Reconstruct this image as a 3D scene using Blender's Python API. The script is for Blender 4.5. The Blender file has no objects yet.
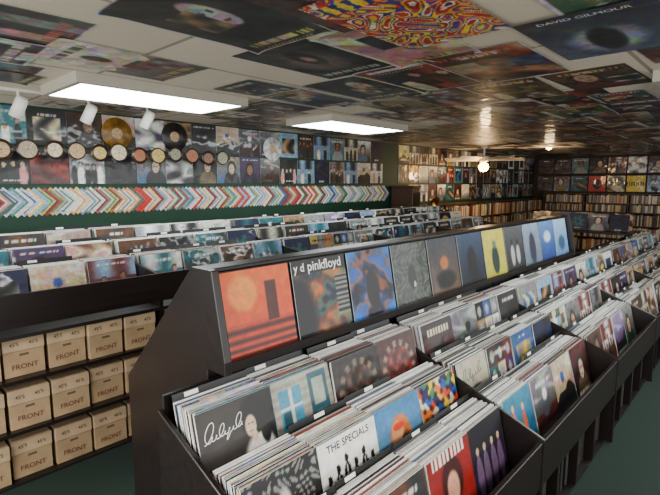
import bpy, math, random
from mathutils import Matrix, Vector, Euler
R = random.Random(7)
SC = bpy.context.scene
COL = SC.collection

# ------------------------------------------------------------ helpers
def lin1(c): return c/12.92 if c <= 0.04045 else ((c+0.055)/1.055)**2.4
def lin(c): return (lin1(max(0,min(1,c[0]))), lin1(max(0,min(1,c[1]))), lin1(max(0,min(1,c[2]))), 1.0)
def mixc(a,b,t):
    t=max(0,min(1,t)); return tuple(a[i]*(1-t)+b[i]*t for i in range(3))

def nodes_mat(name):
    m=bpy.data.materials.new(name); m.use_nodes=True
    nt=m.node_tree; b=nt.nodes['Principled BSDF']
    return m,nt,b
def simple(name,col,rough=0.5,metal=0,noise=0.0,scale=20,coat=0,emit=None,es=0,bump=0):
    m,nt,b=nodes_mat(name)
    b.inputs['Roughness'].default_value=rough; b.inputs['Metallic'].default_value=metal
    b.inputs['Coat Weight'].default_value=coat
    c=lin(col)
    tc=nt.nodes.new('ShaderNodeTexCoord'); n=nt.nodes.new('ShaderNodeTexNoise')
    n.inputs['Scale'].default_value=scale; n.inputs['Detail'].default_value=4
    nt.links.new(tc.outputs['Object'],n.inputs['Vector'])
    r=nt.nodes.new('ShaderNodeValToRGB')
    r.color_ramp.elements[0].position=0.3; r.color_ramp.elements[1].position=0.7
    r.color_ramp.elements[0].color=tuple(max(0,x*(1-noise)) for x in c[:3])+(1,)
    r.color_ramp.elements[1].color=tuple(min(1,x*(1+noise)) for x in c[:3])+(1,)
    nt.links.new(n.outputs['Fac'],r.inputs['Fac']); nt.links.new(r.outputs['Color'],b.inputs['Base Color'])
    if bump:
        bp=nt.nodes.new('ShaderNodeBump'); bp.inputs['Strength'].default_value=bump
        nt.links.new(n.outputs['Fac'],bp.inputs['Height']); nt.links.new(bp.outputs['Normal'],b.inputs['Normal'])
    if emit:
        b.inputs['Emission Color'].default_value=lin(emit); b.inputs['Emission Strength'].default_value=es
    return m
def wood(name,c1,c2,rough=0.42):
    m,nt,b=nodes_mat(name)
    tc=nt.nodes.new('ShaderNodeTexCoord'); mp=nt.nodes.new('ShaderNodeMapping')
    mp.inputs['Scale'].default_value=(14,.8,14)
    n=nt.nodes.new('ShaderNodeTexNoise'); n.inputs['Scale'].default_value=2.5; n.inputs['Detail'].default_value=6; n.inputs['Distortion'].default_value=.4
    r=nt.nodes.new('ShaderNodeValToRGB'); r.color_ramp.elements[0].position=.3; r.color_ramp.elements[1].position=.75
    r.color_ramp.elements[0].color=lin(c1); r.color_ramp.elements[1].color=lin(c2)
    nt.links.new(tc.outputs['Object'],mp.inputs['Vector']); nt.links.new(mp.outputs['Vector'],n.inputs['Vector'])
    nt.links.new(n.outputs['Fac'],r.inputs['Fac']); nt.links.new(r.outputs['Color'],b.inputs['Base Color'])
    b.inputs['Roughness'].default_value=rough
    return m
def print_mat(name,rough=0.3,coat=0.3,amt=0.35,scale=22,vs=28,va_=.35,bump=0.0,gain=1.0):
    m,nt,b=nodes_mat(name)
    at=nt.nodes.new('ShaderNodeAttribute'); at.attribute_name='Col'
    tc=nt.nodes.new('ShaderNodeTexCoord'); oi=nt.nodes.new('ShaderNodeObjectInfo')
    mu=nt.nodes.new('ShaderNodeMath'); mu.operation='MULTIPLY'; mu.inputs[1].default_value=37.0
    nt.links.new(oi.outputs['Random'],mu.inputs[0])
    va=nt.nodes.new('ShaderNodeVectorMath'); va.operation='ADD'
    nt.links.new(tc.outputs['Object'],va.inputs[0]); nt.links.new(mu.outputs[0],va.inputs[1])
    n=nt.nodes.new('ShaderNodeTexNoise'); n.inputs['Scale'].default_value=scale; n.inputs['Detail'].default_value=8; n.inputs['Roughness'].default_value=.7
    nt.links.new(va.outputs[0],n.inputs['Vector'])
    mr=nt.nodes.new('ShaderNodeMapRange'); mr.inputs['From Min'].default_value=.3; mr.inputs['From Max'].default_value=.7
    mr.inputs['To Min'].default_value=(1-amt)*gain; mr.inputs['To Max'].default_value=(1+amt)*gain
    nt.links.new(n.outputs['Fac'],mr.inputs['Value'])
    vm=nt.nodes.new('ShaderNodeVectorMath'); vm.operation='SCALE'
    nt.links.new(at.outputs['Color'],vm.inputs[0]); nt.links.new(mr.outputs[0],vm.inputs['Scale'])
    vo=nt.nodes.new('ShaderNodeTexVoronoi'); vo.inputs['Scale'].default_value=vs
    wn=nt.nodes.new('ShaderNodeTexNoise'); wn.inputs['Scale'].default_value=vs*.6
    wv=nt.nodes.new('ShaderNodeVectorMath'); wv.operation='SCALE'; wv.inputs['Scale'].default_value=2.0/vs
    nt.links.new(va.outputs[0],wn.inputs['Vector']); nt.links.new(wn.outputs['Color'],wv.inputs[0])
    wa=nt.nodes.new('ShaderNodeVectorMath'); wa.operation='ADD'; nt.links.new(va.outputs[0],wa.inputs[0]); nt.links.new(wv.outputs[0],wa.inputs[1])
    nt.links.new(wa.outputs[0],vo.inputs['Vector'])
    mx=nt.nodes.new('ShaderNodeMix'); mx.data_type='RGBA'; mx.blend_type='OVERLAY'; mx.inputs[0].default_value=va_
    nt.links.new(vm.outputs[0],mx.inputs[6]); nt.links.new(vo.outputs['Color'],mx.inputs[7])
    nt.links.new(mx.outputs[2],b.inputs['Base Color'])
    b.inputs['Roughness'].default_value=rough; b.inputs['Coat Weight'].default_value=coat
    b.inputs['Coat Roughness'].default_value=.08
    if bump:
        n3=nt.nodes.new('ShaderNodeTexNoise'); n3.inputs['Scale'].default_value=4.5; nt.links.new(va.outputs[0],n3.inputs['Vector'])
        bp=nt.nodes.new('ShaderNodeBump'); bp.inputs['Strength'].default_value=bump; bp.inputs['Distance'].default_value=.05
        nt.links.new(n3.outputs['Fac'],bp.inputs['Height']); nt.links.new(bp.outputs['Normal'],b.inputs['Normal']); nt.links.new(bp.outputs['Normal'],b.inputs['Coat Normal'])
    return m

M_PRINT=print_mat('printed_sleeve',.5,.45,.32,28,36,.28,.3,.9); M_HERO=print_mat('printed_cover',.55,.3,.2,26,40,.14,.18,.95)
M_POSTER=print_mat('printed_poster',.5,.12,.4,10,22,.38,.18,.72); M_EDGE=print_mat('sleeve_edges',.4,.3,.2,12,10,0,0,.92)
M_SINGLE=print_mat('printed_single',.5,.15,.3,40,70,.35,0,.85)
M_WOOD=wood('dark_brown_wood',(.065,.042,.038),(.115,.078,.068),.34)
M_WOOD2=wood('black_brown_wood',(.045,.034,.03),(.085,.06,.055),.5)
M_WOOD3=wood('reddish_brown_wood',(.2,.12,.09),(.32,.2,.14),.45)
M_CARD=simple('cardboard',(.60,.50,.37),.85,noise=.22,scale=7)
M_CARD2=simple('cardboard_lid',(.68,.58,.45),.85,noise=.2,scale=7)
M_INKR=simple('red_brown_ink',(.40,.22,.16),.8); M_INKB=simple('dark_ink',(.28,.23,.2),.8); M_SLOT=simple('hand_slot',(.36,.28,.2),.9)
M_WHITE=simple('white_label',(.92,.92,.9),.6); M_BLACKP=simple('black_plastic',(.06,.06,.065),.35)
M_METALW=simple('white_enamel',(.88,.87,.84),.35,noise=.03); M_FRAME=simple('cream_light_frame',(.68,.65,.59),.5,noise=.03)
M_DARKMET=simple('dark_metal',(.15,.14,.13),.4,.8)
M_BRASS=simple('brass',(.85,.62,.25),.3,1.0,noise=.1,scale=6)
M_LAMP=simple('fluorescent_diffuser',(1,1,1),.4,emit=(.96,1,.99),es=18)
M_BULB=simple('warm_glass',(1,.9,.7),.3,emit=(1,.72,.36),es=30)
M_VINYL=simple('brown_vinyl',(.2,.13,.09),.3,noise=.3,scale=30,coat=.4)

def newobj(name,me,parent=None,loc=(0,0,0),rot=None):
    o=bpy.data.objects.new(name,me); COL.objects.link(o); o.location=loc
    if rot is not None: o.rotation_euler=rot
    if parent is not None: o.parent=parent
    return o
def meta(o,label,cat,group=None,kind=None):
    w=label.split()
    if len(w)>12: print('LONG',label); label=' '.join(w[:12])
    o['label']=label; o['category']=cat
    if group: o['group']=group
    if kind: o['kind']=kind
    return o
def empty(name,loc,label,cat,group=None):
    e=bpy.data.objects.new(name,None); e.empty_display_size=.1; COL.objects.link(e); e.location=loc
    return meta(e,label,cat,group)

class MB:
    def __init__(s): s.v=[];s.f=[];s.m=[];s.c=[]
    def box(s,a,b,mi=0,col=None):
        x0,y0,z0=a;x1,y1,z1=b;i=len(s.v)
        s.v+=[(x0,y0,z0),(x1,y0,z0),(x1,y1,z0),(x0,y1,z0),(x0,y0,z1),(x1,y0,z1),(x1,y1,z1),(x0,y1,z1)]
        for f in ((0,3,2,1),(4,5,6,7),(0,1,5,4),(1,2,6,5),(2,3,7,6),(3,0,4,7)):
            s.f.append(tuple(i+k for k in f)); s.m.append(mi)
        s.c+=[col]*8
        return i
    def prism(s,pts,y0,y1,mi=0):   # pts (x,z) polygon
        i=len(s.v);n=len(pts)
        s.v+=[(p[0],y0,p[1]) for p in pts]+[(p[0],y1,p[1]) for p in pts]; s.c+=[None]*2*n
        s.f.append(tuple(range(i,i+n))); s.m.append(mi)
        s.f.append(tuple(range(i+2*n-1,i+n-1,-1))); s.m.append(mi)
        for k in range(n):
            j=(k+1)%n; s.f.append((i+j,i+k,i+n+k,i+n+j)); s.m.append(mi)
    def lathe(s,prof,seg=24,mi=0,cx=0,cy=0,axis='Z'):
        i=len(s.v);n=len(prof)
        for k in range(seg):
            a=2*math.pi*k/seg
            for r,z in prof:
                p=(cx+r*math.cos(a),cy+r*math.sin(a),z)
                if axis=='X': p=(z,cx+r*math.cos(a),cy+r*math.sin(a))
                s.v.append(p); s.c.append(None)
        for k in range(seg):
            k2=(k+1)%seg
            for q in range(n-1):
                s.f.append((i+k*n+q,i+k2*n+q,i+k2*n+q+1,i+k*n+q+1)); s.m.append(mi)
    def mesh(s,name,mats,smooth=False,fix=True):
        me=bpy.data.meshes.new(name); me.from_pydata(s.v,[],s.f)
        for m in mats: me.materials.append(m)
        me.polygons.foreach_set('material_index',s.m)
        if any(c is not None for c in s.c):
            ca=me.color_attributes.new('Col','FLOAT_COLOR','POINT'); fl=[]
            for c in s.c: fl+=list(lin(c or (.5,.5,.5)))
            ca.data.foreach_set('color',fl)
        if smooth: me.polygons.foreach_set('use_smooth',[True]*len(me.polygons))
        me.update()
        if fix and len(s.v)<20000:
            import bmesh
            bm=bmesh.new(); bm.from_mesh(me); bmesh.ops.recalc_face_normals(bm,faces=bm.faces[:]); bm.to_mesh(me); bm.free()
        return me
def bevel(o,w=.004,seg=2):
    m=o.modifiers.new('bevel','BEVEL'); m.width=w; m.segments=seg; m.limit_method='ANGLE'
    return o

_tc={}
def text_geo(s,h,bold=0.0):
    k=(s,bold)
    if k not in _tc:
        cu=bpy.data.curves.new('tmp','FONT'); cu.body=s; cu.size=1; cu.align_x='CENTER'; cu.align_y='CENTER'; cu.resolution_u=3; cu.offset=bold
        o=bpy.data.objects.new('tmp',cu); COL.objects.link(o)
        bpy.context.view_layer.update()
        me=bpy.data.meshes.new_from_object(o)
        _tc[k]=([tuple(v.co) for v in me.vertices],[tuple(p.vertices) for p in me.polygons])
        bpy.data.objects.remove(o); bpy.data.meshes.remove(me); bpy.data.curves.remove(cu)
    v,f=_tc[k]
    return [(p[0]*h,p[1]*h) for p in v],f
def ribbon(pts,wd):
    v=[];f=[]
    for i,p in enumerate(pts):
        a=pts[max(0,i-1)];b=pts[min(len(pts)-1,i+1)]
        dx,dy=b[0]-a[0],b[1]-a[1]; l=math.hypot(dx,dy) or 1
        nx,ny=-dy/l*wd/2,dx/l*wd/2
        v+=[(p[0]+nx,p[1]+ny),(p[0]-nx,p[1]-ny)]
        if i: q=2*i; f.append((q-2,q-1,q+1,q))
    return v,f

# cover meshes  (right=+Y, up=+Z, face=+X, origin bottom centre)
def cover(name,w,h,paint,res,edge,texts=(),t=.004,mat=None,resh=None,back=(.3,.3,.3),curl=0):
    resh=resh or res
    v=[];f=[];c=[]
    for j in range(resh+1):
        for i in range(res+1):
            a=i/res;b=j/resh
            x=curl*(max(0,abs(a-.5)*2-.7)/.3)**2*(max(0,abs(b-.5)*2-.6)/.4)**2 if curl else 0
            v.append((x,(a-.5)*w,b*h)); c+=list(lin(paint(a,b)))
    for j in range(resh):
        for i in range(res):
            q=j*(res+1)+i; f.append((q,q+1,q+res+2,q+res+1))
    if t>0:
        n=len(v)
        for x in (0,-t):
            for (a,b) in ((-.5,0),(.5,0),(.5,1),(-.5,1)):
                v.append((x,a*w,b*h)); c+=list(lin(edge))
        for k in range(4):
            j=(k+1)%4; f.append((n+j,n+k,n+4+k,n+4+j))
        m=len(v)
        for (a,b) in ((-.5,0),(.5,0),(.5,1),(-.5,1)):
            v.append((-t,a*w,b*h)); c+=list(lin(back))
        f.append((m+3,m+2,m+1,m))
    for tx in texts:
        if tx[0]=='~':
            tv,tf=ribbon(tx[1],tx[2]); i0=len(v)
            for p in tv: v.append((.0006,(p[0]-.5)*w,p[1]*h)); c+=list(lin(tx[3]))
        else:
            s,a,b,hh,colr=tx
            tv,tf=text_geo(s,hh,.012); i0=len(v)
            for p in tv: v.append((.0006,(a-.5)*w+p[0],b*h+p[1])); c+=list(lin(colr))
        for q in tf: f.append(tuple(i0+z for z in q))
    me=bpy.data.meshes.new(name); me.from_pydata(v,[],f); me.materials.append(mat or M_PRINT)
    ca=me.color_attributes.new('Col','FLOAT_COLOR','POINT'); ca.data.foreach_set('color',c)
    me.update(); return me

def el(u,v,cx,cy,sx,sy,soft=.25):
    d=((u-cx)/sx)**2+((v-cy)/sy)**2
    return max(0,min(1,(1+soft/2-d)/soft))
def rc(u,v,a,b,c,d): return 1.0 if a<=u<=c and b<=v<=d else 0.0

CN=[('dark grey',(.15,.15,.16)),('black',(.04,.04,.05)),('navy',(.07,.10,.26)),('blue',(.15,.33,.58)),('pale blue',(.52,.66,.78)),('red',(.62,.15,.12)),('dark red',(.36,.08,.07)),
('orange',(.76,.43,.19)),('yellow',(.86,.74,.3)),('cream',(.88,.83,.70)),('white',(.94,.94,.92)),('brown',(.33,.2,.13)),('green',(.15,.36,.2)),('teal',(.1,.38,.42)),('pink',(.8,.55,.55)),('purple',(.28,.16,.36)),('tan',(.68,.54,.36)),('grey',(.52,.52,.52))]
WT=[11,12,5,5,5,2.5,4,2.5,2,9,11,8,2,3,1.5,2,8,10]
def pick(r,dark=False):
    w=WT[:]
    if dark: w=[x*(3 if sum(CN[i][1])<1.0 else .5) for i,x in enumerate(w)]
    return r.choices(CN,w)[0]
def rand_paint(r,dark=False,st=None):
    st=r.randrange(9) if st is None else st; a=pick(r,dark); b=pick(r,dark); d=pick(r)
    while b[0]==a[0]: b=pick(r,dark)
    A,B,D=a[1],b[1],d[1]
    skin=r.choice([(.78,.6,.48),(.55,.38,.28),(.7,.7,.7),(.85,.73,.63)])
    cx=r.uniform(.35,.65); cy=r.uniform(.5,.65); bar=r.choice([.86,.9,.1,.08,.85,2]); bw=r.uniform(.15,.42)
    ph=[r.uniform(0,6) for _ in range(8)]; k=r.uniform(4,9); n=r.randint(2,5)
    cols=[pick(r)[1] for _ in range(6)]
    def base(u,v):
        if st==0:
            c=mixc(A,B,v); c=mixc(c,mixc(A,B,.5),max(0,math.sin(u*k*2+ph[3])*math.sin(v*k*2+ph[4])))
            c=mixc(c,(D[0]*.6,D[1]*.6,D[2]*.6),el(u,v,cx,.05,.36,.42))
            c=mixc(c,(.10,.07,.05),el(u,v,cx,cy+.05,.2,.26)); c=mixc(c,skin,el(u,v,cx,cy,.13,.19))
            c=mixc(c,(.10,.07,.05),max(el(u,v,cx-.05,cy+.03,.028,.02),el(u,v,cx+.05,cy+.03,.028,.02)))
            return mixc(c,(.5,.2,.16),el(u,v,cx,cy-.1,.045,.018))
        if st==1:
            hz=.4+.08*math.sin(u*k+ph[0])+.04*math.sin(u*k*3+ph[1])
            c=mixc(A,mixc(A,(1,1,1),.4),v) if v>hz else mixc(B,(.04,.04,.04),.7-v*1.2)
            c=mixc(c,(.9,.9,.9),.5*max(0,math.sin(u*6+ph[2]+3*math.sin(v*9))) if v>.6 else 0)
            return mixc(c,D,el(u,v,cx,.66,.1,.1))
        if st==2:
            th=math.atan2(v-.5,u-.5)
            c=A; c=mixc(c,mixc(B,D,.5+.5*math.sin(th*n*3)),el(u,v,.5,.5,.36,.36,.1)); c=mixc(c,D,el(u,v,.5,.5,.22,.22,.15)); return mixc(c,A,el(u,v,.5,.5,.1,.1,.3))
        if st==3:
            q=int(u*n+ph[0])+int(v*n+ph[1])*3; return mixc(cols[q%6],A,.35*math.sin(u*30+v*20+q)**2)
        if st==4:
            s=math.sin(u*k+ph[0]+2*math.sin(v*k+ph[1]))+math.sin(v*k*1.3+ph[2]+u*3)
            return mixc(mixc(A,B,s*.5+.5),D,max(0,s-.9)*1.6)
        if st in(5,7):
            c=mixc(mixc(A,B,.3),A,v)
            if v>.6: c=mixc(c,B,.5+.5*math.sin(u*9+ph[1]))
            for i in range(n):
                x=(i+.7)/(n+.4); hh=.50+.12*math.sin(ph[i]*3)
                c=mixc(c,[D,B,(.1,.1,.1)][i%3],el(u,v,x,.22,.10,.32)); c=mixc(c,(.12,.09,.07),el(u,v,x,hh+.07,.065,.065)); c=mixc(c,skin,el(u,v,x,hh+.03,.05,.07))
            return c
        if st==8:
            q=int(u*3)+int(v*3)*3; fu,fv=u*3%1,v*3%1
            if min(fu,fv,1-fu,1-fv)<.06: return A
            c=cols[(q*5+n)%6]; return mixc(c,skin,el(fu,fv,.5,.45,.22,.3,.5))
        m=.14; return mixc(A,mixc(B,D,.5+.5*math.sin(u*k*2+v*k+ph[0]+3*math.sin(v*k))),rc(u,v,m,m,1-m,.78))
    tcl=(.92,.9,.85) if sum(A)<1.5 else (.14,.12,.12)
    def p(u,v):
        c=base(u,v)
        if abs(v-bar)<.032 and abs(u-.5)<bw: c=mixc(c,tcl,.85 if math.sin(u*90+ph[0])+math.sin(u*37)>-.5 else .1)
        return c
    kinds=['portrait','landscape and sun','round emblem','colour blocks','swirling abstract art','group of figures','bordered picture','band of figures','grid of faces']
    return p,'%s and %s'%(a[0],b[0]),kinds[st]
EDGES=[(.92,.93,.92)]*7+[(.82,.82,.80)]*4+[(.68,.67,.63)]*3+[(.14,.14,.15)]*4+[(.6,.55,.47),(.3,.34,.44),(.5,.24,.2),(.40,.40,.41)]
POOL=[]
STS=[0,1,2,4,5,6,7,0,5,3,1,4,6,0,7,8]
for i in range(76):
    p,cn,kd=rand_paint(R,dark=(i%5 in(0,2)),st=STS[i%16]); POOL.append((cover('sleeve_mesh',.30,.30,p,30,R.choice(EDGES[:14])),cn,kd))
def place_album(me,cn,kd,loc,rot,where,group,scale=1):
    o=newobj('record_album',me,None,loc,rot)
    if scale!=1: o.scale=(1,scale,scale)
    meta(o,'%s sleeve, %s, %s'%(cn,kd,where),'record album',group)
    return o

TH=math.radians(43.07); PI_=math.radians(7.7)
def proj(x,y,z):
    fh=-math.sin(TH)*x+math.cos(TH)*y; rt=math.cos(TH)*x+math.sin(TH)*y; dz=z-1.6
    d=fh*math.cos(PI_)-dz*math.sin(PI_); up=fh*math.sin(PI_)+dz*math.cos(PI_)
    if d<.1: return (9999,9999)
    return 330+477*rt/d, 247.5-477*up/d
def seen(x,y,z,m=60):
    a,b=proj(x,y,z); return -m<a<660+m and -m<b<495+m

# ------------------------------------------------------------ room
def struct(name,a,b,mat):
    mb=MB(); mb.box(a,b); o=newobj(name,mb.mesh(name,[mat])); o['kind']='structure'; return o
carpet=simple('green_carpet',(.04,.135,.10),.95,noise=.45,scale=260,bump=.4)
green=simple('green_wall_paint',(.04,.205,.135),.6,noise=.08,scale=3)
darkw=simple('brown_wall_paint',(.17,.12,.09),.7,noise=.15,scale=3)
plaster=simple('pale_wall_paint',(.6,.57,.52),.7,noise=.05,scale=3)
ct,nt,b=nodes_mat('ceiling_tile')
tc=nt.nodes.new('ShaderNodeTexCoord'); br=nt.nodes.new('ShaderNodeTexBrick'); br.offset=0
br.inputs['Scale'].default_value=1; br.inputs['Brick Width'].default_value=.61; br.inputs['Row Height'].default_value=1.22
br.inputs['Mortar Size'].default_value=.012; br.inputs['Color1'].default_value=lin((.82,.77,.69)); br.inputs['Color2'].default_value=lin((.78,.73,.64)); br.inputs['Mortar'].default_value=lin((.58,.53,.46))
nt.links.new(tc.outputs['Object'],br.inputs['Vector']); nt.links.new(br.outputs['Color'],b.inputs['Base Color']); b.inputs['Roughness'].default_value=.9
struct('floor',(-4.9,-2.6,-.1),(3.2,13.0,0),carpet)
struct('ceiling',(-4.9,-2.6,2.25),(3.2,13.0,2.35),ct)
struct('wall_left',(-4.85,-2.6,0),(-4.7,13.0,2.25),green)
struct('wall_far',(-4.7,12.8,0),(3.2,12.95,2.25),darkw)
struct('wall_right',(3.05,-2.6,0),(3.2,12.8,2.25),plaster)
struct('wall_back',(-4.7,-2.6,0),(3.05,-2.45,2.25),plaster)
struct('baseboard_left',(-4.7,-2.45,0),(-4.685,12.8,.1),M_WOOD)
struct('baseboard_far',(-4.685,12.785,0),(3.05,12.8,.1),M_WOOD)

# ------------------------------------------------------------ main bin counter
X0=-1.44; XL=-.62; Y0=.70; UL=1.26; NU=6; PITCH=.305
rowspec=[(-1.177,.595),(-.957,.45),(-.727,.34)]
LEAN=math.radians(14)
def unit_meshes():
    d={}
    mb=MB(); mb.prism([(X0,0),(X0,.855),(XL+.005,.54),(XL+.005,0)],0,.018); d['side_panel']=mb.mesh('side_panel',[M_WOOD])
    mb=MB(); mb.prism([(X0+.0,.57),(X0,.595),(-1.12,.595),(-1.12,.45),(-.90,.45),(-.90,.34),(XL-.02,.34),(XL-.02,.325),(-.915,.325),(-.915,.435),(-1.135,.435),(-1.135,.57)],.02,UL); d['tiered_shelf']=mb.mesh('tiered_shelf',[M_WOOD2])
    mb=MB(); mb.box((XL-.02,.02,.32),(XL,UL,.53)); d['front_lip']=mb.mesh('front_lip',[M_WOOD])
    mb=MB(); mb.box((X0-.0,.02,.01),(X0+.012,UL,.568)); mb.box((X0,.02,.568),(X0+.012,UL,.90)); d['back_panel']=mb.mesh('back_panel',[M_WOOD2])
    mb=MB(); mb.box((X0+.02,.02,0),(XL-.03,UL,.015)); mb.box((-1.0,.02,.015),(-.985,UL,.32)); 
    d['lower_shelf']=mb.mesh('lower_shelf',[M_WOOD2])
    mb=MB(); mb.box((-.98,0,.016),(XL-.025,.015,.318)); d['shelf_divider']=mb.mesh('shelf_divider',[M_WOOD])
    return d
UM=unit_meshes()
for k in range(NU):
    e=empty('record_bin_unit',(0,Y0+k*UL,0),'dark brown wooden stepped record bin full of albums','record bin','stepped record bins in a long row')
    for n in ('side_panel','tiered_shelf','front_lip','back_panel','lower_shelf'):
        o=newobj(n,UM[n],e)
        if n in('side_panel','front_lip'): bevel(o,.003,1)
    for q in (1,2,3): newobj('shelf_divider',UM['shelf_divider'],e,(0,q*UL/4,0))
    if k==NU-1: newobj('side_panel',UM['side_panel'],e,(0,UL,0))

def hc(paint,desc,kd,texts=(),w=.30,res=60,edge=(.85,.86,.84)):
    return (cover('sleeve_mesh',w,w,paint,res,edge,texts,mat=M_HERO),desc,kd)
def p_woman(u,v):
    c=mixc((.03,.03,.03),(.17,.15,.13),el(u,v,.3,.75,.5,.4,1.5))
    c=mixc(c,(.2,.15,.12),el(u,v,.2,.2,.5,.25,.5))
    c=mixc(c,(.9,.88,.85),max(el(u,v,.76,.14,.26,.42,.4),el(u,v,.56,.10,.34,.16,.4)))   # white clothes
    c=mixc(c,(.88,.86,.83),el(u,v,.80,.46,.13,.14,.4))
    c=mixc(c,(.02,.015,.015),el(u,v,.72,.76,.20,.22,.25)); c=mixc(c,(.02,.015,.015),el(u,v,.86,.6,.08,.2,.4))
    c=mixc(c,(.80,.67,.58),el(u,v,.66,.66,.075,.12,.35)); c=mixc(c,(.80,.67,.58),el(u,v,.70,.53,.04,.06,.5))
    c=mixc(c,(.1,.07,.06),max(el(u,v,.635,.685,.018,.010,.4),el(u,v,.69,.685,.018,.010,.4)))
    c=mixc(c,(.55,.22,.2),el(u,v,.66,.60,.026,.011,.5))
    c=mixc(c,(.80,.67,.58),max(el(u,v,.46,.30,.19,.035,.4),el(u,v,.34,.22,.16,.05,.4),el(u,v,.3,.1,.2,.04,.4)))
    return c
def sig(x0,y0,L,amps,ns=22,rise=.05,sl=.45):
    pts=[];n=len(amps)
    for i,(am,dn) in enumerate(amps):
        for t in range(ns):
            q=(i+t/ns)/n; a=2*math.pi*t/ns-math.pi/2
            s=math.sin(a)+1
            dy=(am*s/2) - (dn*max(0,math.sin(2*math.pi*t/ns+math.pi)) )
            dx=.30*max(am,.02)*math.cos(a)
            pts.append((x0+L*q+dx+sl*dy,y0+dy+rise*q))
    return pts
sig1=sig(.06,.66,.50,[(.20,0),(.05,0),(.045,0),(.13,0),(.04,0),(.05,.09),(.04,0),(.15,0),(.04,0)])
def p_window(u,v):
    c=(.66,.64,.58) if (int(v*18)+0)%2 else (.58,.56,.52)
    if rc(u,v,.10,.40,.46,.88): c=(.22,.55,.66) if (abs(u-.28)>.02 and abs(v-.64)>.02) else (.8,.8,.75)
    if rc(u,v,.12,.42,.26,.6): c=(.12,.28,.34)
    if rc(u,v,.60,.12,.92,.95): c=(.14,.32,.38)
    if rc(u,v,.66,.55,.86,.87): c=(.62,.66,.60)
    if rc(u,v,.66,.16,.86,.48): c=(.22,.42,.46)
    if v<.1: c=(.40,.24,.18)
    return c
def p_ring(c1,c2,c3):
    def p(u,v):
        r=math.hypot(u-.5,v-.5); a=math.atan2(v-.5,u-.5)
        if r<.42 and r>.33: return mixc(c2,c1,.5+.5*math.sin(a*14))
        if r<.33: return mixc(mixc(c3,c1,.5+.5*math.sin(a*5+r*20)),c2,.5*max(0,math.sin(u*26)*math.sin(v*22)))
        return mixc(c1,c2,.2*abs(math.sin(u*20)*math.sin(v*20)))
    return p
def p_bos(u,v):
    c=mixc((.42,.1,.08),(.1,.06,.07),v)
    c=mixc(c,(.06,.05,.05),el(u,v,.5,.4,.3,.25)); c=mixc(c,(.8,.5,.22),el(u,v,.5,.42,.12,.08))
    if .78<v<.9 and abs(u-.5)<.36: c=(.85,.8,.7) if math.sin(u*70)>-.4 else c
    return c
def p_spec(u,v):
    c=(.95,.95,.92)
    for i,x in enumerate((.12,.27,.42,.57,.73,.88)):
        hh=.60+.07*((i*37)%5-2)/2
        if el(u,v,x,hh-.14,.062,.14,.12)>.5 or el(u,v,x,hh+.045,.036,.055,.2)>.5: c=(.03,.03,.03)
        if max(el(u,v,x-.03,hh-.40,.026,.2,.1),el(u,v,x+.032,hh-.40,.026,.2,.1))>.5: c=(.03,.03,.03)
        if el(u,v,x,hh-.08,.012,.06)>.5: c=(.85,.85,.84)
    return c
def p_bighead(u,v):
    c=mixc((.5,.64,.74),(.22,.48,.68),v)
    c=mixc(c,(.88,.85,.80),el(u,v,.3,.25,.5,.12,1)); c=mixc(c,(.82,.45,.22),el(u,v,.5,.52,.23,.3,.3))
    c=mixc(c,(.92,.66,.45),el(u,v,.44,.58,.13,.17,.6)); c=mixc(c,(.5,.26,.15),el(u,v,.6,.42,.1,.16,.6))
    c=mixc(c,(.85,.22,.1),el(u,v,.47,.68,.12,.05,.6))
    return mixc(c,(.82,.56,.52),el(u,v,.5,.12,.34,.13,.4))
def p_comic(u,v):
    P=[(.13,.3,.6),(.9,.76,.2),(.78,.24,.16),(.2,.5,.3),(.9,.86,.76),(.16,.14,.34),(.88,.45,.18)]
    i=int(u*6+.6*math.sin(v*9)); j=int(v*7+.5*math.sin(u*11)); c=P[(i*3+j*5)%7]
    return mixc(c,(.08,.06,.08),el((u*6)%1,(v*7)%1,.5,.5,.28,.3,.5)*.7)
def p_script(u,v):
    return mixc((.74,.71,.63),(.22,.22,.24),el(u,v,.55,.3,.26,.24,.6))
def p_nightband(u,v):
    c=mixc((.18,.1,.24),(.04,.04,.07),v)
    for x in (.2,.4,.62,.82): c=mixc(c,(.42,.32,.44),el(u,v,x,.33,.085,.28))
    for x in (.2,.4,.62,.82): c=mixc(mixc(c,(.06,.04,.05),el(u,v,x,.69,.065,.08)),(.75,.6,.5),el(u,v,x,.66,.038,.055))
    return c
def p_redc(u,v):
    c=mixc((.66,.12,.1),(.48,.07,.06),v); c=mixc(c,(.22,.06,.05),el(u,v,.5,.6,.24,.3,.3)); c=mixc(c,(.82,.6,.48),el(u,v,.5,.52,.14,.2,.4))
    if v>.86 and abs(u-.5)<.4 and math.sin(u*70)>-.3: c=(.9,.85,.8)
    return c
def p_teal(u,v):
    c=mixc((.06,.28,.45),(.2,.52,.63),v); c=mixc(c,(.84,.36,.2),max(el(u,v,.3,.45,.08,.3),el(u,v,.65,.4,.08,.28))); return mixc(c,(.85,.68,.55),max(el(u,v,.3,.8,.05,.06),el(u,v,.65,.74,.05,.06)))
def p_sketch(u,v):
    s=math.sin(u*40+8*math.sin(v*9))*math.sin(v*35+5*math.sin(u*12)); c=(.13,.12,.13) if s<.25 else (.5,.5,.48)
    return mixc(c,(.72,.7,.67),el(u,v,.5,.5,.1,.3,.5))
WH=(.95,.95,.95)
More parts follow.
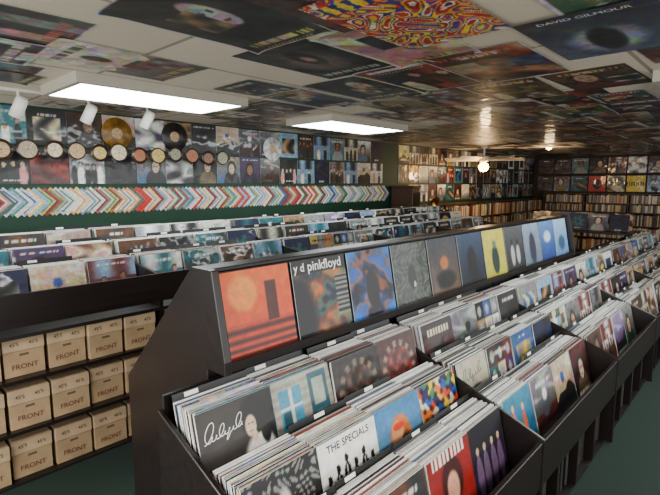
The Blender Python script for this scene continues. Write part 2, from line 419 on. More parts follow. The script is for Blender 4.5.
H={
(0,0):hc(p_woman,'black and white','crouching woman and signature',[('~',sig1,.009,WH)],res=80),
(0,1):hc(p_window,'grey and teal','house windows'),
(0,2):hc(p_ring((.11,.09,.08),(.5,.42,.34),(.28,.17,.14)),'dark brown','ornate ring'),
(0,3):hc(p_ring((.22,.09,.08),(.6,.5,.43),(.48,.13,.12)),'dark red','wheel emblem'),
(0,4):hc(p_bos,'dark red','glowing shape and title'),
(1,0):hc(p_sketch,'black and grey','sketchy drawing'),
(1,1):hc(p_spec,'white','black silhouetted figures',[('THE SPECIALS',.5,.9,.036,(.05,.05,.05))]),
(1,2):hc(p_bighead,'blue and orange','large floating shape'),
(1,3):hc(p_comic,'multicoloured','busy comic-like patches'),
(1,4):hc(p_script,'beige','dark handwriting',[('~',sig(.1,.66,.7,[(.2,0),(.06,0),(.15,0),(.05,.1),(.06,0),(.18,0),(.05,0)]),.012,(.12,.12,.14))]),
(2,2):hc(p_redc,'red','portrait'),
(2,3):hc(p_nightband,'dark purple','four standing figures'),
(2,4):hc(p_teal,'teal','two orange figures'),
}
where='in wooden bin'
stuff=MB()
def leanbox(mb,xb,yc,zb,w,h,t,lean,col):
    s,c=math.sin(lean),math.cos(lean); i=len(mb.v)
    for x in (0,-t):
        for (a,b) in ((-.5,0),(.5,0),(.5,1),(-.5,1)):
            X=x; Z=b*h
            mb.v.append((xb+X*c-Z*s,yc+a*w,zb+Z*c+X*s)); mb.c.append(col)
    for f in ((0,1,2,3),(7,6,5,4),(1,0,4,5),(2,1,5,6),(3,2,6,7),(0,3,7,4)):
        mb.f.append(tuple(i+k for k in f)); mb.m.append(0)
mb=MB(); mb.box((-.0015,-.15,0),(0,.15,.322)); DIVM=mb.mesh('divider_card',[M_BLACKP])
mb=MB(); mb.box((0,-.026,.303),(.001,.026,.318)); TABM=mb.mesh('tab_label',[M_WHITE])
for k in range(NU):
    for q in range(4):
        ci=k*4+q; yc=Y0+k*UL+.02+PITCH*(q+.5)+.008
        for ri,(xb,zb) in enumerate(rowspec):
            me,cn,kd=H.get((ri,ci)) or R.choice(POOL)
            ln=LEAN+math.radians(R.uniform(-1.5,1.5))
            xf=xb-R.uniform(0,.018)
            place_album(me,cn,kd,(xf,yc+R.uniform(-.004,.004),zb+.001),(0,-ln,0),where,'albums facing out in the stepped bins')
            n=25
            for i in range(1,n+1):
                x=xf-.0015-i*.0051; l2=ln+math.radians(R.uniform(-.2,.2)); yy=yc+R.uniform(-.005,.005)
                if (ri<2 and ci<2) and i<20:
                    m2,c2,k2=R.choice(POOL)
                    o=newobj('record_album',m2,None,(x,yy,zb+.001),(0,-l2,0)); s=R.uniform(.985,1.01); o.scale=(1,1 if s>1 else s,s)
                    meta(o,'%s sleeve, %s, packed in bin'%(c2,k2),'record album','albums packed in the stepped bins')
                else:
                    leanbox(stuff,x,yy,zb+.001,.30,.30*R.uniform(.98,1.01),.0038,l2,R.choice(EDGES))
            x=xf-.0015-(n+1)*.0051
            if R.random()<.85:
                d=newobj('divider_card',DIVM,None,(x,yc,zb+.001),(0,-ln,0)); meta(d,'black plastic divider card with a white tab label','divider card','divider cards in the stepped bins')
                newobj('tab_label',TABM,d,(0,R.choice([-.08,0,.08]),0))
o=newobj('record_album',stuff.mesh('packed_sleeves',[M_EDGE],fix=False)); meta(o,'tightly packed record sleeves filling the long stepped bins','record albums',None,'stuff')
sp=MB()
for k in range(NU):
    for q in range(4):
        y=Y0+k*UL+q*UL/4+.022; ye=Y0+k*UL+(q+1)*UL/4-.006
        while y<ye-.012:
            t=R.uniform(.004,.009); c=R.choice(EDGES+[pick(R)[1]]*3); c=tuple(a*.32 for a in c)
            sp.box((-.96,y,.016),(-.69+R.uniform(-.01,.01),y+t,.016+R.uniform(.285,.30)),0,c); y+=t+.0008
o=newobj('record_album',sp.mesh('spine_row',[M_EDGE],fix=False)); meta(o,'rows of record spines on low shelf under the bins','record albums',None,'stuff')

# ------------------------------------------------------------ ridge rack
RY0=.93; RP=.345; RN=11; RY1=RY0+RP*RN+.03
rack=empty('display_rack',(0,0,0),'tall dark wood display rack with sloped face and album ledge','display rack')
prof=[(-1.445,0),(-1.445,.935),(-1.335,.935),(-1.335,.985),(-1.40,1.30),(-1.53,1.30),(-2.12,.72),(-2.12,0)]
mb=MB(); mb.prism(prof,RY0-.03,RY0); o=bevel(newobj('end_panel',mb.mesh('end_panel',[M_WOOD]),rack))
mb=MB(); mb.prism(prof,RY1,RY1+.03); o=bevel(newobj('end_panel',mb.mesh('end_panel',[M_WOOD]),rack))
mb=MB(); mb.box((-1.44,RY0,.94),(-1.345,RY1,.955)); mb.box((-1.352,RY0,.955),(-1.34,RY1,.975)); newobj('ledge',mb.mesh('ledge',[M_WOOD]),rack)
mb=MB(); mb.prism([(-1.385,.957),(-1.40,.957),(-1.462,1.28),(-1.447,1.28)],RY0,RY1); newobj('backboard',mb.mesh('backboard',[M_WOOD2]),rack)
mb=MB(); mb.box((-1.535,RY0,1.282),(-1.445,RY1,1.298)); bevel(newobj('top_cap',mb.mesh('top_cap',[M_WOOD]),rack))
mb=MB(); mb.prism([(-1.52,1.28),(-1.535,1.275),(-2.11,.72),(-2.11,.02),(-2.09,.02),(-2.09,.72)],RY0,RY1); newobj('rear_panel',mb.mesh('rear_panel',[M_WOOD2]),rack)
mb=MB(); mb.box((-1.47,RY0,.02),(-1.45,RY1,.93)); newobj('inner_panel',mb.mesh('inner_panel',[M_WOOD2]),rack)

def r1(u,v):   # plain orange stand-in
    c=mixc((.80,.22,.04),(.86,.35,.06),v)
    if v<.40: c=mixc((.78,.22,.05),(.22,.05,.05),.5+.5*math.sin((v+.05)**.6*60))
    c=mixc(c,(.93,.58,.22),el(u,v,.28,.74,.2,.2,.6)*.8)
    c=mixc(c,(.20,.06,.05),rc(u,v,.60,.36,.78,.84)*.9)
    return c
def neb(c1,c2,c3,s=7,ph=0):
    def p(u,v):
        a=math.sin(u*s+2*math.sin(v*s*.8+ph)+.6*math.sin(v*31+u*12))+math.sin(v*s*1.4+2*math.sin(u*s*.6+ph)+.5*math.sin(u*29)); r=math.hypot(u-.5,v-.45)
        c=mixc(c1,c2,a*.4+.5); return mixc(c,c3,max(0,math.sin(a*2+r*11+ph))*.6)
    return p
n2=neb((.04,.08,.2),(.74,.38,.14),(.24,.48,.38),9,1)
def r2(u,v):
    if v>.82: return (.03,.03,.04)
    if u>.76 and .2<v<.75: return (.08,.10,.12) if int(v*30)%2 else (.5,.5,.47)
    return mixc(n2(u,v),(.06,.06,.09),el(u,v,.05,.3,.3,.5,.8))
n3=neb((.03,.04,.1),(.10,.33,.66),(.84,.40,.16),8,2.4)
def r3(u,v):
    c=n3(u,v); c=mixc((.14,.46,.78),c,el(u,v,.5,.5,.55,.55,.6)); return mixc(c,(.05,.03,.04),el(u,v,.5,.42,.15,.3,.5))
def r4(u,v):
    s=math.sin(u*30+6*math.sin(v*11))*math.sin(v*24+4*math.sin(u*9)); c=mixc((.18,.20,.19),(.42,.45,.42),s*.4+.4); c=mixc(c,(.10,.11,.11),el(u,v,.5,.45,.12,.2,.6)); return mixc(c,(.8,.8,.75),el(u,v,.55,.32,.03,.05))
def r5(u,v):
    c=mixc((.38,.28,.22),(.24,.26,.30),v); c=mixc(c,(.72,.42,.22),el(u,v,.5,.55,.14,.12,.8)); return mixc(c,(.12,.12,.13),el(u,v,.5,.25,.35,.16,.8))
def r6(u,v):
    c=mixc((.06,.08,.14),(.2,.28,.4),v); return mixc(c,(.04,.05,.08),el(u,v,.5,.35,.2,.4,.4))
def r7(u,v):
    c=mixc((.74,.70,.2),(.84,.80,.32),v); c=mixc(c,(.08,.18,.18),el(u,v,.5,.36,.17,.30,.3)); return mixc(c,(.3,.48,.42),el(u,v,.5,.68,.08,.09,.5))
def r8(u,v):
    c=mixc((.11,.11,.13),(.32,.33,.35),v); c=mixc(c,(.7,.7,.7),max(el(u,v,.35,.35,.1,.24,.5),el(u,v,.65,.35,.1,.22,.5))); return mixc(c,(.1,.1,.11),max(el(u,v,.35,.65,.06,.07),el(u,v,.65,.63,.06,.07)))
def r9(u,v):
    c=mixc((.38,.44,.52),(.56,.62,.7),v); return mixc(c,(.16,.18,.25),el(u,v,.5,.4,.2,.38,.5))
def r10(u,v): return mixc(mixc((.10,.22,.5),(.38,.55,.78),v),(.8,.85,.9),el(u,v,.5,.6,.25,.15,.9))
def r11(u,v): return mixc(mixc((.32,.52,.72),(.66,.78,.88),v),(.18,.33,.48),el(u,v,.5,.35,.25,.2,.7))
ridge=[(r1,'orange','striped base and dark block',()),(r2,'black and nebula-coloured','title band',[('y d',.13,.905,.05,WH),('pinkfloyd',.60,.905,.058,WH)]),(r3,'blue and orange','swirling rock shapes',()),
(r4,'stone grey','small figure on rock',()),(r5,'grey and rust','desert haze',()),(r6,'dark blue','dark mountain shape',()),(r7,'yellow','dark green figure',()),(r8,'black and grey','two pale figures',()),(r9,'pale grey blue','dark figure',()),(r10,'blue','pale cloud',()),(r11,'light blue','hazy island',())]
RL=math.radians(10.8)
for i,(p,cn,kd,tx) in enumerate(ridge):
    me=cover('sleeve_mesh',.328,.328,p,64 if i<4 else 36,(.8,.82,.8),tx,mat=M_HERO)
    place_album(me,cn,kd,(-1.373,RY0+RP*(i+.5)+.012,.956),(0,-RL,0),'on rack ledge','albums on the display rack ledge')

# ------------------------------------------------------------ left counter with cardboard boxes
LX=-2.8; LY0=.13; LUL=1.30; LN=5
lrows=[(-3.06,.815),(-3.42,.885),(-3.80,.945)]
D={}
mb=MB(); mb.prism([(LX-.02,0),(LX-.02,1.02),(-3.95,1.16),(-3.95,0)],0,.02); D['side_panel']=mb.mesh('side_panel',[M_WOOD])
mb=MB(); mb.box((LX-.02,0,.86),(LX,LUL,1.035)); D['front_lip']=mb.mesh('front_lip',[M_WOOD])
mb=MB(); mb.prism([(LX-.02,.795),(LX-.02,.815),(-3.25,.815),(-3.25,.885),(-3.62,.885),(-3.62,.945),(-3.95,.945),(-3.95,.925),(-3.64,.925),(-3.64,.865),(-3.27,.865),(-3.27,.795)],.02,LUL); D['tiered_shelf']=mb.mesh('tiered_shelf',[M_WOOD2])
mb=MB(); mb.box((-3.96,.0,0),(-3.95,LUL,1.16)); D['back_panel']=mb.mesh('back_panel',[M_WOOD2])
mb=MB(); mb.box((LX-.45,.02,0),(LX-.01,LUL,.012)); D['shelf0']=mb.mesh('box_shelf',[M_WOOD2])
mb=MB(); mb.box((LX-.45,.02,-.018),(LX-.005,LUL,0)); D['shelf']=mb.mesh('box_shelf',[M_WOOD])
for k in range(LN):
    e=empty('record_counter',(0,LY0+k*LUL,0),'dark brown wooden counter, record bins above box shelves','record bin','counters with box shelves')
    for n in ('side_panel','front_lip','tiered_shelf','back_panel'): newobj(n,D[n],e)
    newobj('box_shelf',D['shelf0'],e); newobj('box_shelf',D['shelf'],e,(0,0,.30)); newobj('box_shelf',D['shelf'],e,(0,0,.58))
    if k==LN-1: newobj('side_panel',D['side_panel'],e,(0,LUL,0))
st=MB()
for i in range(20):
    uo=i//4; yc=LY0+uo*LUL+.025+.158+(i%4)*.318
    for ri,(xb,zb) in enumerate(lrows):
        me,cn,kd=R.choice(POOL); xf=xb-R.uniform(0,.02); ln=math.radians(R.uniform(11,14))
        if seen(xf,yc,zb+.3): place_album(me,cn,kd,(xf,yc,zb+.001),(0,-ln,0),'in counter bin','albums in the counter bins')
        for j in range(1,R.randint(20,30)):
            leanbox(st,xf-.002-j*.0062,yc+R.uniform(-.004,.004),zb+.001,.30,.30*R.uniform(.97,1.01),.004,ln+math.radians(R.uniform(-.3,.3)),R.choice(EDGES))
        if R.random()<.6:
            x=xf-.002-31*.0062
            d=newobj('divider_card',DIVM,None,(x,yc,zb+.001),(0,-ln,0)); meta(d,'black plastic divider card with a white tab label','divider card','divider cards in the counter bins')
            newobj('tab_label',TABM,d,(0,R.choice([-.08,0,.08]),0))
o=newobj('record_album',st.mesh('packed_sleeves',[M_EDGE],fix=False)); meta(o,'packed record sleeves filling the counter bins','record albums',None,'stuff')

def textpart(name,s,h,mat,parent,loc):
    tv,tf=text_geo(s,h,.015); me=bpy.data.meshes.new(name); me.from_pydata([(0,p[0],p[1]) for p in tv],[],tf); me.materials.append(mat)
    return newobj(name,me,parent,loc)
mb=MB(); mb.box((-.27,-.095,0),(0,.095,.16)); mb.box((-.001,-.022,.108),(.0006,.022,.122),1); BODY=mb.mesh('box_body',[M_CARD,M_SLOT])
mb=MB(); mb.box((-.275,-.098,.138),(.006,.098,.212)); mb.box((-.272,-.095,.212),(.003,.095,.216)); LID=mb.mesh('lid',[M_CARD2])
proto=None
for lv,z in enumerate((.013,.301,.581)):
    for i in range(12):
        uo=i//6; y=LY0+uo*LUL+.02+.108+(i%6)*.208
        e=empty('cardboard_box',(LX-.035-R.uniform(0,.03),y+R.uniform(-.003,.003),z),'brown cardboard storage box with lid, lettered FRONT','cardboard box','cardboard boxes on the counter shelves')
        e.rotation_euler=(0,0,math.radians(R.uniform(-1.2,1.2)))
        if proto is None:
            proto=[bevel(newobj('box_body',BODY,e),.002,1),bevel(newobj('lid',LID,e),.003,1)]
            proto.append(textpart('lettering','FRONT',.038,M_INKR,e,(.0014,0,.05)))
            proto.append(textpart('lettering',"45'S",.027,M_INKB,e,(.0072,-.045,.175)))
            proto.append(textpart('lettering',"45'S",.027,M_INKB,e,(.0072,.045,.175)))
            kids=proto
        else:
            kids=[]
            for c in proto:
                c2=c.copy(); c2.parent=e; COL.objects.link(c2); kids.append(c2)
        for c in kids[2:]:   # stamped by hand: slightly crooked
            c.rotation_euler=(math.radians(R.uniform(-4,4)),0,0); c.location.z+=R.uniform(-.004,.004) if c not in proto else 0

# ------------------------------------------------------------ left wall display
WALLP=[q for q in POOL if q[2] not in('grid of faces','colour blocks','round emblem')]
COOL=[q for q in WALLP if not any(w in q[1].split() for w in('red','orange','pink','yellow'))]
WARM=[q for q in WALLP if any(w in q[1].split() for w in('red','cream','tan','brown','grey','black'))]
for row,(z,sc) in enumerate(((1.595,1.02),(1.925,1.02))):
    y=.95+.16
    while y<6.4:
        if seen(-4.69,y,z+.15):
            me,cn,kd=R.choice(COOL if R.random()<.75 else WALLP)
            place_album(me,cn,kd,(-4.690,y,z+R.uniform(-.004,.004)),(0,-.01,0),'on green wall','albums mounted along the wall',sc)
        y+=.312
for row,z in enumerate((1.93,1.60,1.27)):
    y=6.85
    while y<12.6:
        me,cn,kd=R.choice(WARM); place_album(me,cn,kd,(-4.690,y,z),(0,-.01,0),'on upper wall','albums mounted along the wall'); y+=.318
SM=[]
cA=[(.95,.94,.9),(.8,.2,.15),(.92,.88,.8),(.2,.45,.7),(.95,.94,.9),(.9,.5,.2),(.85,.4,.42),(.2,.48,.38),(.93,.9,.82),(.92,.75,.35),(.3,.3,.33),(.95,.94,.9),(.78,.16,.13),(.55,.68,.8)]
for i in range(28):
    a=cA[i%14]; b=R.choice([(.75,.16,.12),(.15,.3,.6),(.93,.93,.9),(.2,.2,.2),(.88,.6,.25),(.22,.5,.38),(.9,.88,.8),(.5,.68,.8),(.93,.93,.9)])
    def pp(u,v,a=a,b=b):
        m=min(u,v,1-u,1-v); s=.5+.5*math.sin(u*70)*math.sin(v*70)
        return mixc(a,b,.5*s) if m<.09 else (b if m<.17 else mixc(a,(1,1,1),.3))
    me=cover('single_sleeve',.178,.178,pp,36,a,t=.0015,mat=M_SINGLE)
    for vv in me.vertices: vv.co.z-=.089
    SM.append(me)
y=.85
while y<6.35:
    o=newobj('single_sleeve',R.choice(SM),None,(-4.6915,y+R.uniform(-.005,.005),1.437+R.uniform(-.006,.006)),None)
    o.rotation_euler=(Matrix.Rotation(-.06,3,'Z')@Matrix.Rotation(math.pi/4+R.uniform(-.06,.06),3,'X')).to_euler()
    meta(o,'small square singles sleeve mounted cornerwise, overlapping its neighbours','record sleeve','overlapping singles sleeves along the wall')
    y+=.043
rail=MB(); rail.box((-4.535,.95,1.855),(-4.525,3.2,1.895)); ro=newobj('wall_rail',rail.mesh('wall_rail',[M_DARKMET])); meta(ro,'thin dark metal rail holding a row of discs','rail')
mb=MB(); mb.box((-4.70,0,1.872),(-4.535,.01,1.878)); bm_=mb.mesh('bracket',[M_DARKMET])
for yy in (1.0,2.0,2.95): newobj('bracket',bm_,ro,(0,yy,0))
mb=MB(); mb.lathe([(.006,-.0015),(.088,-.0015),(.089,0),(.088,.0015),(.006,.0015)],40,0,axis='X'); DM=mb.mesh('disc_body',[M_VINYL],True)
LBM=[simple('disc_label',c,.5,noise=.4,scale=60) for c in ((.72,.6,.44),(.62,.38,.26),(.66,.58,.48),(.76,.66,.38),(.5,.36,.28),(.8,.74,.62),(.55,.55,.45))]
LMs=[]
for m in LBM:
    for rr in (.062,.074):
        mb=MB(); mb.lathe([(.006,.0018),(rr,.002),(rr+.001,.0016)],32,0,axis='X'); LMs.append(mb.mesh('disc_label',[m]))
for i in range(12):
    o=newobj('vinyl_disc',DM,None,(-4.5239,1.03+i*.188+R.uniform(-.014,.014),1.875+R.uniform(-.015,.015))); o.rotation_euler=(R.uniform(0,6),0,0)
    s=R.uniform(.84,.96); o.scale=(1,s,s)
    meta(o,'small brown vinyl disc with pale centre label on rail','vinyl disc','discs hung along the wall'); newobj('disc_label',LMs[(i*5)%14],o)
for (yy,zz,c) in ((2.02,2.07,(.5,.36,.12)),(2.62,2.08,(.12,.12,.13)),(3.95,2.02,(.75,.75,.75))):
    mb=MB(); mb.lathe([(.004,0),(.145,0),(.147,.002),(.145,.004),(.004,.004)],40,0,axis='X')
    o=newobj('picture_disc',mb.mesh('picture_disc',[simple('disc_print',c,.3,noise=.5,scale=18)],True),None,(-4.68,yy,zz)); meta(o,'round picture disc mounted over the album wall','vinyl disc')
    mb=MB(); mb.lathe([(.004,.0045),(.05,.005),(.052,.004)],30,0,axis='X'); newobj('disc_label',mb.mesh('disc_label',[LBM[0]]),o)

# ------------------------------------------------------------ far walls
YEL=(cover('sleeve_mesh',.30,.30,lambda u,v:(.9,.78,.2) if abs(v-.5)>.12 or math.sin(u*50)<0 else (.2,.15,.1),26,(.8,.8,.8)),'yellow','dark title band')
RED=(cover('sleeve_mesh',.30,.30,lambda u,v:mixc((.75,.2,.15),(.1,.1,.1),el(u,v,.5,.45,.25,.3)),26,(.8,.8,.8)),'red','dark central shape')
for row,z in enumerate((1.83,1.40)):
    x=-4.4; i=0
    while x<-.9:
        me,cn,kd=R.choice(WARM)
        if row==1 and i==3: me,cn,kd=RED
        if row==1 and i==5: me,cn,kd=YEL
        place_album(me,cn,kd,(x,12.785,z),(0,0,-math.pi/2),'on end wall','albums on the end wall',1.22); x+=.40; i+=1
def bookcase(loc,rotz,L,zs,depth,label):
    e=empty('media_shelf',loc,label,'shelf'); e.rotation_euler=(0,0,rotz)
    top=zs[-1]
    mb=MB(); mb.box((-.0,0,0),(depth,.02,top)); pm=mb.mesh('side_panel',[M_WOOD3]); 
    n=max(1,round(L/.9))
    for i in range(n+1): newobj('side_panel',pm,e,(0,i*L/n-.01,0))
    mb=MB(); mb.box((0,0,0),(depth,L,.02)); sm=mb.mesh('shelf_board',[M_WOOD3])
    for z in zs: newobj('shelf_board',sm,e,(0,0,z-.02 if z>0 else 0))
    s=MB()
    for a,b in zip(zs[:-1],zs[1:]):
        y=.03
        while y<L-.05:
            t=R.uniform(.012,.035); c=R.choice([(.8,.74,.62),(.55,.35,.22),(.3,.26,.22),(.6,.57,.5),(.42,.42,.48),(.7,.42,.28),(.88,.84,.74),(.78,.68,.45),(.2,.18,.16)])
            near=any(abs(y+t/2-i*L/n)<.032 for i in range(n+1))
            if not near: s.box((.02,y,a+.022 if a==0 else a+.001),(depth-R.uniform(.01,.03),y+t,a+min(.9,R.uniform(.74,.88))*(b-a)),0,c)
            y+=t+.001
    o=newobj('media_case',s.mesh('media_case',[M_EDGE],fix=False),None,loc,(0,0,rotz)); meta(o,'rows of upright media cases filling a wall shelf','record albums',None,'stuff')
bookcase((-4.68,6.75,0),0,5.85,[0,.34,.64,.94,1.22],.32,'dark wooden shelf of upright cases along side wall')
bookcase((-4.3,12.78,0),-math.pi/2,4.6,[0,.34,.64,.94,1.14,1.36],.3,'dark wooden shelf of upright cases on end wall')

cab=empty('wooden_cabinet',(-4.44,6.56,0),'tall narrow reddish brown cabinet standing against the wall','cabinet')
mb=MB(); mb.box((-.22,-.10,0),(.2,.10,1.52)); bevel(newobj('body',mb.mesh('body',[M_WOOD3]),cab),.008)
mb=MB(); mb.box((-.235,-.115,1.52),(.22,.115,1.56)); bevel(newobj('cornice',mb.mesh('cornice',[M_WOOD3]),cab),.008)
mb=MB(); mb.box((.2,-.085,.08),(.212,.085,1.45)); newobj('door',mb.mesh('door',[M_WOOD]),cab)
g0=empty('wooden_stand',(-3.95,7.05,0),'low dark wooden stand carrying an old gramophone','stand')
mb=MB(); mb.box((-.2,-.2,.86),(.2,.2,.90)); bevel(newobj('top',mb.mesh('top',[M_WOOD]),g0),.006)
mb=MB(); mb.box((-.02,-.02,0),(.02,.02,.86)); lm=mb.mesh('leg',[M_WOOD])
for a in(-.16,.16):
    for b_ in(-.16,.16): newobj('leg',lm,g0,(a,b_,0))
g=empty('gramophone',(-3.95,7.05,.901),'antique gramophone with brass horn on a wooden stand','gramophone')
mb=MB(); mb.box((-.14,-.14,0),(.14,.14,.13)); bevel(newobj('case',mb.mesh('case',[M_WOOD3]),g),.01)
mb=MB(); mb.lathe([(.001,.13),(.11,.13),(.11,.142),(.001,.142)],32); newobj('turntable',mb.mesh('turntable',[M_BLACKP]),g)
mb=MB(); pr=[(.012,0),(.016,.08),(.028,.15),(.055,.22),(.10,.27),(.15,.295),(.152,.297),(.10,.275),(.052,.22),(.024,.15),(.01,.08)]; mb.lathe(pr,32)
h=newobj('horn',mb.mesh('horn',[M_BRASS],True),g,(-.02,0,.19)); h.rotation_euler=(0,math.radians(58),math.radians(-118))
mb=MB(); mb.lathe([(.001,.13),(.012,.13),(.012,.2),(.001,.2)],12,cx=-.02); newobj('tone_arm',mb.mesh('tone_arm',[M_BRASS]),g)

t=empty('display_table',(-2.6,9.6,0),'low dark table with upright albums','table')
mb=MB(); mb.box((-.9,-.35,.72),(.9,.35,.76)); bevel(newobj('table_top',mb.mesh('table_top',[M_WOOD]),t),.006)
mb=MB(); mb.box((-.025,-.025,0),(.025,.025,.72)); lm=mb.mesh('leg',[M_WOOD])
for a in(-.84,.84):
    for b_ in(-.3,.3): newobj('leg',lm,t,(a,b_,0))
for r_ in range(2):
    for i in range(5):
        me,cn,kd=R.choice(POOL); o=place_album(me,cn,kd,(-3.3+i*.33,9.45+.3*r_,.762),None,'on low table','albums on the table')
        o.rotation_euler=(Matrix.Rotation(-math.pi/2,3,'Z')@Matrix.Rotation(-math.radians(14),3,'Y')).to_euler()

# ------------------------------------------------------------ ceiling lights
def fixture(x0,y0,x1,y1,label):
    e=empty('ceiling_light',((x0+x1)/2,(y0+y1)/2,2.25),label,'ceiling light','fluorescent ceiling panels')
    w=(x1-x0)/2;l=(y1-y0)/2; q=.035
    mb=MB(); mb.box((-w,-l,-.065),(-w+q,l,0)); mb.box((w-q,-l,-.065),(w,l,0)); mb.box((-w+q,-l,-.065),(w-q,-l+q,0)); mb.box((-w+q,l-q,-.065),(w-q,l,0))
    newobj('frame',mb.mesh('frame',[M_FRAME]),e)
    mb=MB(); mb.box((-w+q,-l+q,-.062),(w-q,l-q,-.05)); newobj('diffuser',mb.mesh('diffuser',[M_LAMP]),e)
fixture(-3.70,1.10,-3.05,2.34,'bright fluorescent panel on the ceiling near spotlights')
fixture(-3.78,3.38,-3.14,4.66,'bright fluorescent panel fixed to the poster-covered ceiling')
fixture(-.60,3.4,.03,4.6,'bright fluorescent panel fixed above the bins')
tr=MB(); tr.box((-3.97,.7,2.232),(-3.935,2.3,2.25)); o=newobj('light_track',tr.mesh('light_track',[M_METALW])); meta(o,'white light track fixed to the ceiling','light track')
mb=MB(); prf=[(.001,.075),(.030,.075),(.040,.055),(.042,-.075),(.038,-.075),(.034,-.03),(.001,-.03)]; mb.lathe(prf,24); SPM=mb.mesh('lamp_housing',[M_METALW],True)
mb=MB(); mb.lathe([(.001,0),(.008,0),(.008,.103),(.001,.103)],10); STM=mb.mesh('stem',[M_METALW])
for yy in (1.03,1.5,1.97):
    e=empty('spotlight',(-3.95,yy,2.13),'white cylindrical spotlight hanging from the ceiling track','spotlight','spotlights on the ceiling track')
    s=newobj('lamp_housing',SPM,e); s.rotation_euler=(math.radians(-18),math.radians(22),0)
    newobj('stem',STM,e,(0,0,.0))
f=empty('ceiling_fan',(-3.95,8.3,2.25),'white ceiling fan with warm globe light','ceiling fan')
M_BLADE=simple('pale_blade',(.9,.85,.74),.5,noise=.05)
mb=MB(); mb.lathe([(.001,0),(.06,0),(.05,-.03),(.015,-.04),(.015,-.16),(.09,-.17),(.11,-.21),(.09,-.26),(.05,-.28),(.001,-.28)],24); newobj('motor',mb.mesh('motor',[M_METALW],True),f)
mb=MB(); mb.prism([(.1,-.004),(.1,.004),(.72,.004),(.72,-.004)],-.08,.08); blm=mb.mesh('blade',[M_BLADE])
for i in range(5):
    bb=newobj('blade',blm,f,(0,0,-.22)); bb.rotation_euler=(math.radians(20),0,math.radians(72*i+45))
mb=MB(); mb.lathe([(.001,-.28),(.05,-.29),(.085,-.33),(.092,-.37),(.075,-.415),(.04,-.44),(.001,-.445)],24); newobj('globe',mb.mesh('globe',[M_BULB],True),f)
f2=empty('dome_light',(-3.1,9.1,2.25),'small warm glass dome light on the ceiling','ceiling light')
mb=MB(); mb.lathe([(.001,0),(.08,0),(.08,-.015),(.001,-.015)],24); newobj('base',mb.mesh('base',[M_METALW]),f2)
mb=MB(); mb.lathe([(.045,-.015),(.042,-.04),(.025,-.055),(.001,-.06)],24); newobj('shade',mb.mesh('shade',[M_BULB],True),f2)

# ------------------------------------------------------------ ceiling posters
def poster_paint(r,dark):
    b0,cn,kd=rand_paint(r,dark,r.choice([0,1,3,4,5,7,0,5]))
    subs=[(r.uniform(0,.6),r.uniform(0,.7),r.uniform(.25,.5),r.uniform(.15,.35),pick(r)[1],pick(r,True)[1],r.uniform(0,6)) for _ in range(r.randint(1,4))]
    tb=r.choice([.9,.12,.88,.1]); tcol=r.choice([(.9,.88,.8),(.8,.3,.2),(.82,.72,.3),(.9,.9,.9)]); f=r.uniform(60,110); bd=r.choice([.012,.018,.026]); bc=r.choice([(.86,.84,.78),(.9,.9,.88),(.1,.1,.1)])
    def p(u,v):
        c=b0(u,v)
        for (a,b,w_,h_,c1,c2,ph) in subs:
            if a<u<a+w_ and b<v<b+h_: c=mixc(c1,c2,.5+.5*math.sin((u-a)*22+ph)*math.sin((v-b)*25))
        if abs(v-tb)<.03 and .12<u<.88 and math.sin(u*f)+.5*math.sin(u*f*2.3)>-.25: c=tcol
        if abs(v-tb+.07)<.012 and .2<u<.8 and math.sin(u*140)>-.2: c=tcol
        m=min(u,(1-u),v*1.5,(1-v)*1.5)
        return bc if m<bd else mixc(c,(.5,.46,.41),.14)
    return p,cn,kd
PP=[]
for i in range(38):
    p,cn,kd=poster_paint(R,i%5 in(0,1,3))
    PP.append((cover('poster_mesh',.50,.75,p,44,(.8,.78,.7),t=0,mat=M_POSTER,resh=64,curl=R.choice([0,0,.004,.010])),cn,kd))
def pcomic(u,v):
    P=[(.12,.25,.6),(.95,.76,.15),(.8,.14,.1),(.72,.1,.08),(.9,.87,.78),(.12,.15,.45),(.95,.82,.25),(.8,.14,.1)]
    if .80<v<.93 and .08<u<.92: return (.95,.8,.15) if math.sin(u*48)+.4*math.sin(u*97+v*60)>-.2 else (.1,.15,.45)
    a=math.sin(u*23+2*math.sin(v*17))+math.sin(v*29+2*math.sin(u*13)); q=int((a+2)*2.2)
    return P[(q+int(u*4)*3+int(v*5)*2)%8]
def pfig(u,v):
    c=(.10,.09,.10); c=mixc(c,(.42,.34,.31),el(u,v,.5,.5,.3,.3,1.2)); c=mixc(c,(.05,.05,.06),el(u,v,.5,.6,.14,.2,.4)); c=mixc(c,(.6,.48,.42),el(u,v,.5,.58,.06,.08,.4))
    if abs(v-.12)<.035 and math.sin(u*80)>-.3 and .1<u<.9: c=(.7,.68,.62)
    return c
def pgil(u,v):
    c=mixc((.36,.4,.48),(.16,.18,.22),v); c=mixc(c,(.62,.64,.68),el(u,v,.5,.4,.3,.25,.9)); c=mixc(c,(.1,.1,.12),el(u,v,.5,.4,.14,.28,.6)); return c
special={}
def nearest(x,y,cells): return min(cells,key=lambda c:(c[0]-x)**2+(c[1]-y)**2)
cells=[]
yy=.45; r=0
while yy<12.5:
    x=-4.4+(.2 if r%2 else 0)
    while x<2.4:
        cells.append((x,yy)); x+=.50
    yy+=.74; r+=1
PM=Matrix(((0,1,0),(0,0,-1),(-1,0,0)))
special[nearest(-1.06,1.6,cells)]=(cover('poster_mesh',.5,.75,pcomic,80,(.8,.8,.8),t=0,mat=M_POSTER,resh=120),'red yellow and blue','bold patches',(-1.12,1.66))
special[nearest(-1.75,1.6,cells)]=(cover('poster_mesh',.5,.75,pfig,44,(.8,.8,.8),t=0,mat=M_POSTER,resh=60),'black','dark figure',None)
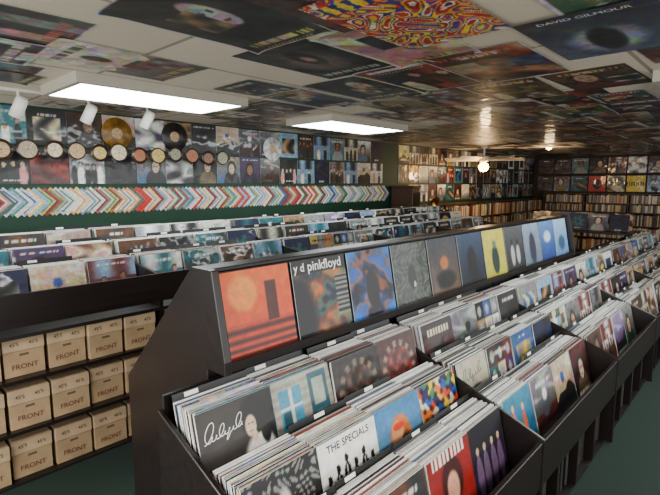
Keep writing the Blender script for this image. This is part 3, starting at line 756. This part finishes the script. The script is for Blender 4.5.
special[nearest(-.6,2.4,cells)]=(cover('poster_mesh',.5,.75,pgil,44,(.8,.8,.8),[('DAVID GILMOUR',.5,.92,.044,(.95,.95,.93))],t=0,mat=M_POSTER,resh=60),'grey blue','name across the top',(-.62,2.40))
fx=[(-3.72,1.08,-3.03,2.36),(-3.8,3.36,-3.12,4.68),(-.62,3.38,.05,4.62),(-4.0,.6,-3.9,2.4),(-4.05,8.2,-3.85,8.4),(-3.2,9,-3,9.2)]
zi=0
for (x,y) in cells:
    if not seen(x,y,2.25,160): continue
    X,Y=x+R.uniform(-.03,.03),y+R.uniform(-.03,.03)
    sp_=(x,y) in special
    zoff=0
    if sp_ and special[(x,y)][3]: X,Y=special[(x,y)][3]; zoff=.006
    s=1.0 if sp_ else R.uniform(.92,1.1)
    hit=[q for q in fx if X+.27>q[0] and X-.27<q[2] and Y+.4>q[1] and Y-.4<q[3]]
    if hit and not sp_:
        ok=False
        for tr_ in range(16):
            s=R.uniform(.6,.9); X=x+R.uniform(-.35,.35); Y=y+R.uniform(-.5,.5)
            if not any(X+.26*s>q[0] and X-.26*s<q[2] and Y+.385*s>q[1] and Y-.385*s<q[3] for q in fx) and X-.25*s>-4.68: ok=True;break
        if not ok: continue
    px_,py_=proj(x,y,2.25)
    if not sp_ and R.random()<(.35 if (px_<130 and py_<75) else .05): continue
    me,cn,kd=(special.get((x,y)) or R.choice(PP))[:3]
    zi+=1
    o=newobj('poster',me); o.rotation_euler=(PM@Matrix.Rotation(math.radians((R.uniform(-3,3) if not sp_ else 0)+(180 if (not sp_ and R.random()<.25) else 0)),3,'X')).to_euler()
    o.scale=(1,s,s)
    o.location=(X,Y+.375*s,2.2485-.0015*(zi%4)-zoff)
    up=o.rotation_euler.to_matrix()@Vector((0,0,1))
    c_=o.location+up*.375*s
    o.location.x+=X-c_.x; o.location.y+=Y-c_.y
    meta(o,'%s poster, %s, pinned to ceiling'%(cn,kd),'poster','posters covering the ceiling')

# ------------------------------------------------------------ lights + world
def area(loc,sx,sy,e,col=(1,.98,.95),rot=(0,0,0)):
    l=bpy.data.lights.new('area','AREA'); l.shape='RECTANGLE'; l.size=sx; l.size_y=sy; l.energy=e; l.color=col
    o=bpy.data.objects.new('fill_lamp',l); COL.objects.link(o); o.location=loc; o.rotation_euler=rot; return o
area((1.1,1.0,2.2),.6,1.2,95); area((-1.2,-1.3,2.2),.6,1.2,95); area((1.4,5.5,2.2),.6,1.2,60); area((1.4,10,2.2),.6,1.2,40,(1,.85,.65))  # soft fill added over the unseen part of the ceiling, no fixtures modelled
# large unseen fill lights, added at right and back walls to brighten the ceiling
area((3.0,4.0,1.15),1.8,10,165,(.96,.98,1),(0,math.pi/2,0))
area((-1.5,-2.4,1.15),6,1.8,240,(.96,.98,1),(math.pi/2,0,0))
for (p,e) in (((-3.95,8.3,1.74),30),((-3.1,9.1,2.12),9)):
    l=bpy.data.lights.new('bulb','POINT'); l.energy=e; l.color=(1,.70,.38); l.shadow_soft_size=.08
    o=bpy.data.objects.new('bulb_lamp',l); COL.objects.link(o); o.location=p
w=bpy.data.worlds.new('World'); SC.world=w; w.use_nodes=True
w.node_tree.nodes['Background'].inputs[0].default_value=(.5,.45,.4,1); w.node_tree.nodes['Background'].inputs[1].default_value=.3

cam=bpy.data.cameras.new('Camera'); co=bpy.data.objects.new('Camera',cam); COL.objects.link(co)
cam.sensor_width=36; cam.lens=477/660*36; cam.clip_start=.02
co.location=(0,0,1.6); co.rotation_euler=(math.pi/2-PI_,0,TH)
SC.camera=co
